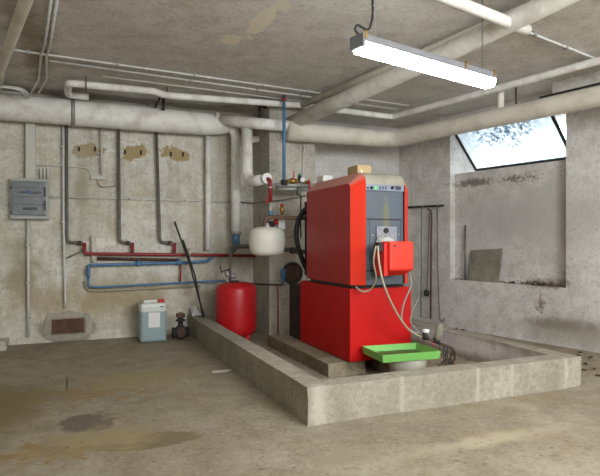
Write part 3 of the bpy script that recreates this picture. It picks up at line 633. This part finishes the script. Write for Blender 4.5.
wcond([(0,203),(9.5,203.3)], .007, 'thin wire reaching the left side of the electrical box', y=6.47)
wcond([(37,165.5),(62,165.7),(88,168),(90.5,173)], .006, 'thin wire from the trunking to the small junction box', y=6.47, nm='wire')
jb = MB().box(PY(90.5,179.2,6.45), PY(106,175.2,6.45)+V((0,.05,0)), bev=.004).build('junction_box', 'trunk'); tag(jb, 'small flat white junction box on the back wall', 'junction box')
wcond([(101.3,126),(101.6,175.5)], .012, 'short white conduit rising from the small junction box', 'trunk', clips=[(98.7,153.5),(101.4,153.5)])
wcond([(97,179.5),(98.5,184.5),(103,187.3),(117,185.5)], .007, 'cream cable from the junction box to the middle riser', 'cream', y=6.46, nm='cable')
for u, v in ((79,149),(95,149),(125,152),(141,152.5),(171,154),(183,154.3)):
    tag(MB().box(PY(u-1,v+2.2,6.49), PY(u+1,v-2.2,6.49)+V((0,.015,0))).build('wall_anchor', 'iron'), 'small dark anchor set in a spalled patch high on the back wall', 'anchor', 'anchors in the spalled patches')
lag_pipe([PY(208,136,6.4), PY(208,250,6.4)], .033, 'slim white vertical pipe on the back wall left of the down pipe', fil=0, seg=16)
tag(MB().tube([PY(93,236,6.465), PY(94,262,6.465)], .03, 12).build('pipe_sleeve', 'lagd'), 'short cream pipe sleeve behind the red pipe bend', 'pipe')
tag(MB().tube([PY(84.5,244,W-.03), PY(84.5,253.7,W-.03), PY(200,254.9,W-.03), PY(262,256,W-.03)], .018, 14, fil=.04).build('heating_pipe', 'redpipe'), 'long red heating pipe along the lower back wall', 'pipe')
rvv = tag(MB().lathe([(.02,-.02),(.026,0),(.02,.02)], PY(188.5,254.5,W-.05), (0,0,1), 12).build('valve', 'alu'), 'small valve with a handle on the long red pipe', 'valve')
MB().tube([PY(186.5,249.3,W-.07), PY(191,249,W-.07)], .008, 8).build('handle', 'alu', rvv); MB().tube([PY(188.5,254,W-.06), PY(188.7,249,W-.07)], .006, 6).build('stem', 'brass', rvv)
blp = tag(MB().tube([PY(88.2,278,W-.03), PY(88.2,265.2,W-.03), PY(190,262.4,W-.03), PY(208,261,W-.03), PY(214,256,W-.02)], .017, 14, fil=.03).build('heating_pipe', 'bluepipe'), 'upper blue heating pipe just below the red pipe', 'pipe')
for u, v in ((139,263.7),(179,262.7)): MB().lathe([(.026,-.035),(.026,.035)], PY(u,v,W-.03), (1,0,0), 12).build('tee', 'bluepipe', blp)
for u, v in ((139,261),(179,259.8)): MB().tube([PY(u,v+2,W-.03), PY(u,v-1,W-.03)], .015, 10).build('tee_neck', 'bluepipe', blp)
MB().lathe([(.02,-.03),(.024,0),(.02,.03)], PY(88.2,272,W-.03), (0,0,1), 12).build('valve', 'bluepipe', blp)
wcond([(97,258.5),(180,260)], .018, 'dark iron pipe between the red and the blue pipe', 'rust', nm='heating_pipe')
lo = tag(MB().tube([PY(88.2,277,W-.03), PY(88.5,286.5,W-.03), PY(96,287.3,W-.03), PY(194,282,W-.03), PY(226,281,6.2)], .012, 12, fil=.07).build('heating_pipe', 'bluepipe'), 'lower thin blue pipe running to the red vessel', 'pipe')
tag(MB().tube([PY(85,281,W+.02), PY(86,289.5,W+.02), PY(96,291,W+.02), PY(200,286,W+.02)], .013, 10, fil=.05).build('heating_pipe', 'cream'), 'thin beige pipe just beneath the lower blue pipe', 'pipe')
wcond([(180,262),(181,270),(180,284)], .010, 'thin red vertical pipe joining the two blue pipes', 'redpipe', nm='link_pipe')
tag(MB().tube([PY(67,258,6.46), PY(84,250,6.46)], .008, 8).build('stay_rod', 'dcond'), 'dark rod slanting across the wall left of the pipe bend', 'rod')
# leaning rods
tag(MB().tube([PY(174.5,221.5,6.35), PY(190,265,6.27), V((PY(204,308,6.1).x,6.1,.24))], .011, 8).build('iron_rod', 'iron'), 'longer black iron rod leaning on the back wall', 'rod')
tag(MB().tube([PY(183,240,6.36), PY(195,275,6.25), V((PY(203,306,6.05).x,6.05,.24))], .009, 8).build('iron_rod', 'iron'), 'shorter black iron rod leaning beside the longer one', 'rod')
# rusty hatch with mortar frame
ht = thing('wall_hatch', 'rusty brown hatch set in rough mortar low in the back wall', 'hatch', PY(68,334,6.49))
MB().box(PY(52.5,334,6.47), PY(84,318.5,6.47)+V((0,.04,0))).build('door', 'hatch', ht)
fr = MB(); NR = 56; ic, oc = [], []
hc = PY(68,326,6.49); hw_, hh_ = .178, .092
for k in range(NR):
    an = 2*math.pi*k/NR; ca, sa = math.cos(an), math.sin(an)
    sq = 1/max(abs(ca)/hw_, abs(sa)/hh_); ic.append((hc.x+ca*sq, hc.z+sa*sq))
    w1, h1 = (.25, .15); sq = 1/((abs(ca)/w1)**4+(abs(sa)/h1)**4)**.25; sq *= 1+.22*noise.noise(V((ca*2.5,sa*2.5,3)))+random.uniform(-.03,.03)
    oc.append((hc.x+ca*sq, max(.004, hc.z+sa*sq)))
ys = (6.478, 6.485, 6.4995)
vs = [(x,6.478,z) for x, z in ic]+[(x,6.48,z) for x, z in oc]+[(x,6.4995,z) for x, z in oc]+[(x,6.4995,z) for x, z in ic]
fr.raw(vs, [(r_*NR+i, r_*NR+(i+1)%NR, ((r_+1)%4)*NR+(i+1)%NR, ((r_+1)%4)*NR+i) for r_ in range(4) for i in range(NR)])
fr.build('mortar_frame', 'mortar', ht)
tag(MB().box((X0+1.2,6.2,0),(-.57,6.45,.09)).rough(5,.015,7).build('concrete_block', 'pillar'), 'pale concrete block lying at the far left of the back wall', 'block')
# jerrycan
jc = thing('jerrycan', 'blue filled translucent jerrycan with red cap by the back wall', 'jerrycan', (PY(153,340,6.15).x,6.15,0))
jx0, jx1 = PY(140.5,330,6.05).x, PY(166.8,330,6.05).x
jm = MB().box((jx0,6.05,.003),(jx1,6.33,.428), bev=.04); jm.build('canister', 'can', jc)
MB().box((jx0+.04,6.12,.422),(jx1-.09,6.16,.455), bev=.01).build('handle', 'can', jc)
MB().lathe([(.032,0),(.034,.003),(.034,.03),(.03,.034)], (jx1-.05,6.12,.424), seg=20).build('screw_cap', 'capred', jc)
MB().box((PY(148.5,320,6.049).x,6.048,PY(154,327.5,6.048).z),(PY(160,320,6.049).x,6.0495,PY(154,312.5,6.048).z)).build('paper_label', 'paper', jc)
MB().box((PY(160,306,6.049).x,6.047,PY(162,307,6.048).z),(PY(164,320,6.049).x,6.0495,PY(162,306,6.048).z)).build('embossed_mark', 'ggrey', jc)
# old pump
px = PY(180.5,338,6.1)
op = thing('old_valve', 'rusty dismantled cast iron valve on the floor by the curb', 'valve', (px.x,6.1,0))
c = V((px.x,6.1,.085))
MB().lathe([(.05,-.05),(.07,-.045),(.078,0),(.07,.045),(.05,.05)], c, (0,1,0), 20).build('valve_body', 'iron', op)
MB().lathe([(.02,0),(.045,.002),(.05,.012),(.045,.02),(.028,.012)], c+V((0,-.05,0)), (0,-1,0), 20).build('port', 'rust', op)
for sx_ in (-1,1): MB().lathe([(.055,0),(.06,.004),(.06,.02),(.03,.022)], c+V((sx_*.068,0,0)), (sx_,0,0), 18).build('flange', 'iron', op)
MB().lathe([(.035,.06),(.028,.09),(.028,.12),(.055,.125),(.055,.14),(.035,.145),(.03,.17)], c, (0,0,1), 18).build('bonnet', 'iron', op)
MB().box(c+V((-.045,-.04,.165)), c+V((.045,.04,.21)), bev=.012).build('top_flange', 'rust', op)
MB().lathe([(.02,.2),(.02,.225)], c, (0,0,1), 10).build('stem', 'brass', op)
pp = MB().raw([(1.325,6.30,.232),(1.44,6.33,.232),(1.42,6.44,.234),(1.33,6.45,.31),(1.37,6.37,.345)], [(0,1,4),(1,2,4),(2,3,4),(3,0,4),(0,1,2,3)]).build('crumpled_paper', 'paper'); tag(pp, 'crumpled white paper on the far end of the left curb', 'paper')
# ---------------------------------------------------------------- right wall
rk = MB().tube([PR(405,207.5,-.05), PR(443.5,205.5,-.05)], .014, 8).build('tool_bar', 'iron'); tag(rk, 'dark iron bar fixed to the right wall holding fire tools', 'rail')
for u in (409,438): MB().tube([PR(u,206.5,-.05), PR(u,206.5,.0)], .008, 6).build('bracket', 'iron', rk)
def tool(pts, r, lab, mt='dcond', q=-.07):
    return tag(MB().tube([PR(u, v, q) for u, v in pts], r, 8, fil=.02).build('fire_tool', mt), lab, 'fire tool')
tool([(424,206),(421.5,209),(421.3,262),(420.8,317)], .007, 'leftmost thin rod of the fire tools on the wall bar')
tool([(427.5,209),(431,210.5),(431.5,216),(431,260),(430.6,319)], .011, 'stout fire poker hanging from the middle of the wall bar', 'rust')
tk2 = tool([(429.5,212),(428.5,250),(427,290)], .006, 'fire brush with a dark bristle head hanging on the wall bar', q=-.055)
MB().lathe([(.02,-.04),(.035,-.03),(.035,.03),(.012,.045)], PR(426.5,293,-.055), (0,0,1), 12).build('brush_head', 'rubber', tk2)
tk3 = tool([(437,205),(437.5,260),(439.2,312),(440,320),(443.5,322),(444,318)], .009, 'rightmost fire hook with a curled lower end')
tag(MB().tube([PR(412.5,163,-.01), PR(412.5,214,-.01)], .003, 6).build('wire', 'cond'), 'thin wire hanging on the right wall above the fire tools', 'wire')
s_of0 = lambda u, q: (PR(u, 250, q).y-WP.y-WN.y*q)/WD.y
tag(MB().tube([R(s_of0(465,.04),.04,.617), R(s_of0(465,.06),.07,1.30)], .010, 8).build('iron_bar', 'dcond'), 'slim grey bar standing in the left corner of the niche', 'bar')
sl = MB(); a = PR(471,281,.12); 
s_of = lambda u, q: (PR(u, 250, q).y-WP.y-WN.y*q)/WD.y
s0, s1 = s_of(470.5,.05), s_of(500.5,.05)
vs = [R(s0,.008,.617),R(s1,.008,.617),R(s1,.032,.617),R(s0,.032,.617),R(s0-.01,.06,PR(471,250,.06).z),R(s1-.01,.06,PR(500.5,248.5,.06).z),R(s1-.01,.084,PR(500.5,248.5,.06).z),R(s0-.01,.084,PR(471,250,.06).z)]
tag(sl.raw(vs, [(0,1,2,3),(4,5,6,7),(0,1,5,4),(1,2,6,5),(2,3,7,6),(3,0,4,7)]).rough(3,.004,10).build('stone_slab', 'tile'), 'square stone slab leaning in the wall niche', 'slab')
# debris on ledge
db = MB()
for i in range(170):
    s = random.uniform(SA+.02, SB-.05) if i % 2 else random.gauss(.62,.14); s = min(max(s, SA+.02), SB-.02)
    q = random.uniform(-.01,.075); sz = random.uniform(.008,.022); z = .617+random.uniform(0,.018)
    if i % 2 == 0: z += random.uniform(0,.03)
    ang = random.uniform(0,3); c = R(s,q,z)
    dx, dy = V((math.cos(ang),math.sin(ang),random.uniform(-.4,.4)))*sz, V((-math.sin(ang),math.cos(ang),random.uniform(-.4,.4)))*sz*.6
    db.raw([c-dx, c-dy, c+dx, c+dy, c+V((0,0,sz*.5))], [(0,1,4),(1,2,4),(2,3,4),(3,0,4),(0,1,2,3)])
o = db.build('leaf_litter', 'debris'); tag(o, 'dead leaves and dirt strewn along the ledge of the niche', 'debris'); o['kind'] = 'stuff'
def leaf(p, k, lab):
    c = V(p)+V((0,0,.006)); s = .028; a = k*1.3
    d, e = V((math.cos(a),math.sin(a),0))*s, V((-math.sin(a),math.cos(a),0))*s*.55; t = V((0,0,.012))
    mb = MB().raw([c-d, c-d*.3-e+t, c+d*.5-e*.8+t, c+d+t*.5, c+d*.4+e*.8+t, c-d*.4+e+t, c], [(0,1,6),(1,2,6),(2,3,6),(3,4,6),(4,5,6),(5,0,6)])
    bmesh.ops.solidify(mb.b, geom=mb.b.faces[:], thickness=.002)
    tag(mb.build('dry_leaf', 'leaf'), lab, 'leaf', None if 'on top' in lab else ('dry leaves inside the curb' if 'inside' in lab else 'dry leaves on the floor beyond the curb'))
i = 0
for u, v in ((456,329.5),(463,331),(536,349)):
    i += 1; leaf(PZ(u, v, CZ+.004), i, ['', 'dry leaf on top of the right curb, nearest the fire tools', 'dry leaf on top of the right curb, beside the first leaf', 'dry leaf on top of the right curb, near its front corner'][i])
for u, v in ((580,353.5),(592,358),(585,365),(584,371),(594,370),(598,377),(590,359),(578,356.5)):
    i += 1; leaf(PZ(u, v, 0), i, 'brown dry leaf on the floor between the curb and the right wall')
for u, v in ((465,358),(467,361)):
    i += 1; leaf(PZ(u, v, 0), i, 'dry leaf on the floor inside the curb, behind the oil filter')
# ---------------------------------------------------------------- lamp
LZ = 2.13
La, Lb = PZ(358,45,LZ), PZ(490,82,LZ); La.z = Lb.z = LZ
ax = (Lb-La).normalized(); L = (Lb-La).length; yx = V((0,0,1)).cross(ax)
T = Matrix((( ax.x,yx.x,0,La.x),(ax.y,yx.y,0,La.y),(0,0,1,LZ),(0,0,0,1)))
lp = thing('fluorescent_lamp', 'long lit fluorescent lamp hanging from the ceiling on chains', 'lamp', La+(Lb-La)*.5)
MB().box((0,-.05,.008),(L,.05,.05), mat=T, bev=.006).build('housing', 'lampgrey', lp)
df = MB(); pr = [(-.048,.010),(-.048,-.012),(-.034,-.038),(.034,-.038),(.048,-.012),(.048,.010)]
vs = [T@V((.004,y,z)) for y, z in pr]+[T@V((L-.004,y,z)) for y, z in pr]
df.raw(vs, [tuple(range(6)), tuple(range(6,12))]+[(i,(i+1)%6,6+(i+1)%6,6+i) for i in range(6)]).build('diffuser', 'glow', lp)
MB().box((-.012,-.054,-.02),(.006,.054,.052), mat=T, bev=.005).build('end_cap', 'lampgrey', lp)
for x in (.0, L*.72, L-.03): MB().box((x,-.058,.02),(x+.012,-.052,.06), mat=T).build('clip', 'brass', lp)
c1_ = PZ(371,33,LZ+.05); c1_.z = 0
p0 = T@V((.12,0,.05)); chn = MB(); z = p0.z
while z < CEIL:
    k = int((z-p0.z)/.022)
    pts = [V((p0.x+(.007*math.cos(t) if k%2 else 0), p0.y+(0 if k%2 else .007*math.cos(t)), z+.013+.013*math.sin(t))) for t in [i*math.pi/4 for i in range(9)]]
    chn.tube(pts, .0022, 5, cap=False); z += .022
chn.build('chain', 'galv', lp)
p1 = T@V((L*.93,0,.05)); chn = MB(); z = p1.z
while z < CEIL:
    k = int((z-p1.z)/.022)
    pts = [V((p1.x+(.006*math.cos(t) if k%2 else 0), p1.y+(0 if k%2 else .006*math.cos(t)), z+.013+.013*math.sin(t))) for t in [i*math.pi/4 for i in range(9)]]
    chn.tube(pts, .0018, 5, cap=False); z += .022
chn.build('chain', 'dcond', lp)
cabp = [T@V((.02,0,.05)), T@V((-.02,0,.075)), T@V((.0,.0,.105)), T@V((.07,.01,.10)), T@V((.10,.01,.13)), T@V((.115,.01,.22)), T@V((.10,.01,.4)), T@V((.105,.01,.55))]
pts = []
P2 = [cabp[0]]+cabp+[cabp[-1]]
for i in range(1, len(P2)-2):
    for k in range(6):
        t = k/6; a, b, c, d = P2[i-1:i+3]; pts.append(.5*((2*b)+(c-a)*t+(2*a-5*b+4*c-d)*t*t+(3*b-a-3*c+d)*t**3))
MB().tube(pts, .0065, 8).build('power_cable', 'rubber', lp)
# ---------------------------------------------------------------- lights, world
def area(loc, size, sy, power, target, col=(1,.93,.82)):
    l = bpy.data.lights.new('unseen_light', 'AREA'); l.shape = 'RECTANGLE'; l.size = size; l.size_y = sy; l.energy = power; l.color = col
    o = bpy.data.objects.new('unseen_light', l); COL.objects.link(o); o.location = loc
    o.rotation_euler = (V(target)-V(loc)).to_track_quat('-Z','Y').to_euler(); return o
def point_light(loc, power, r=.22, col=(.92,.96,1)):
    l = bpy.data.lights.new('unseen_light', 'POINT'); l.energy = power; l.color = col; l.shadow_soft_size = r
    o = bpy.data.objects.new('unseen_light', l); COL.objects.link(o); o.location = loc; return o
point_light((.4,-1.0,2.1), 50)  # added fill with no fixture, lifts the ceiling from behind the camera
point_light((3.4,.2,2.42), 65, .10)
dl = bpy.data.lights.new('added_wall_fill', 'AREA'); dl.shape = 'RECTANGLE'; dl.size = 2.6; dl.size_y = 1.1; dl.energy = 160; dl.color = (.92,.96,1)  # added soft fill behind the camera, evens out the walls; no door here
do = bpy.data.objects.new('added_wall_fill', dl); COL.objects.link(do); do.location = (2.3,-1.9,2.05); do.rotation_euler = (V((2.6,6.5,1.7))-V(do.location)).to_track_quat('-Z','Y').to_euler()
w_ = bpy.data.worlds.new('sky'); bpy.context.scene.world = w_; w_.use_nodes = True
bg = w_.node_tree.nodes['Background']; bg.inputs[0].default_value = (.80, .90, 1, 1); bg.inputs[1].default_value = 3.7
vs_ = bpy.context.scene.view_settings; vs_.view_transform = 'Standard'; vs_.look = 'None'; vs_.gamma = 1; vs_.use_curve_mapping = False; vs_.exposure = 0.5
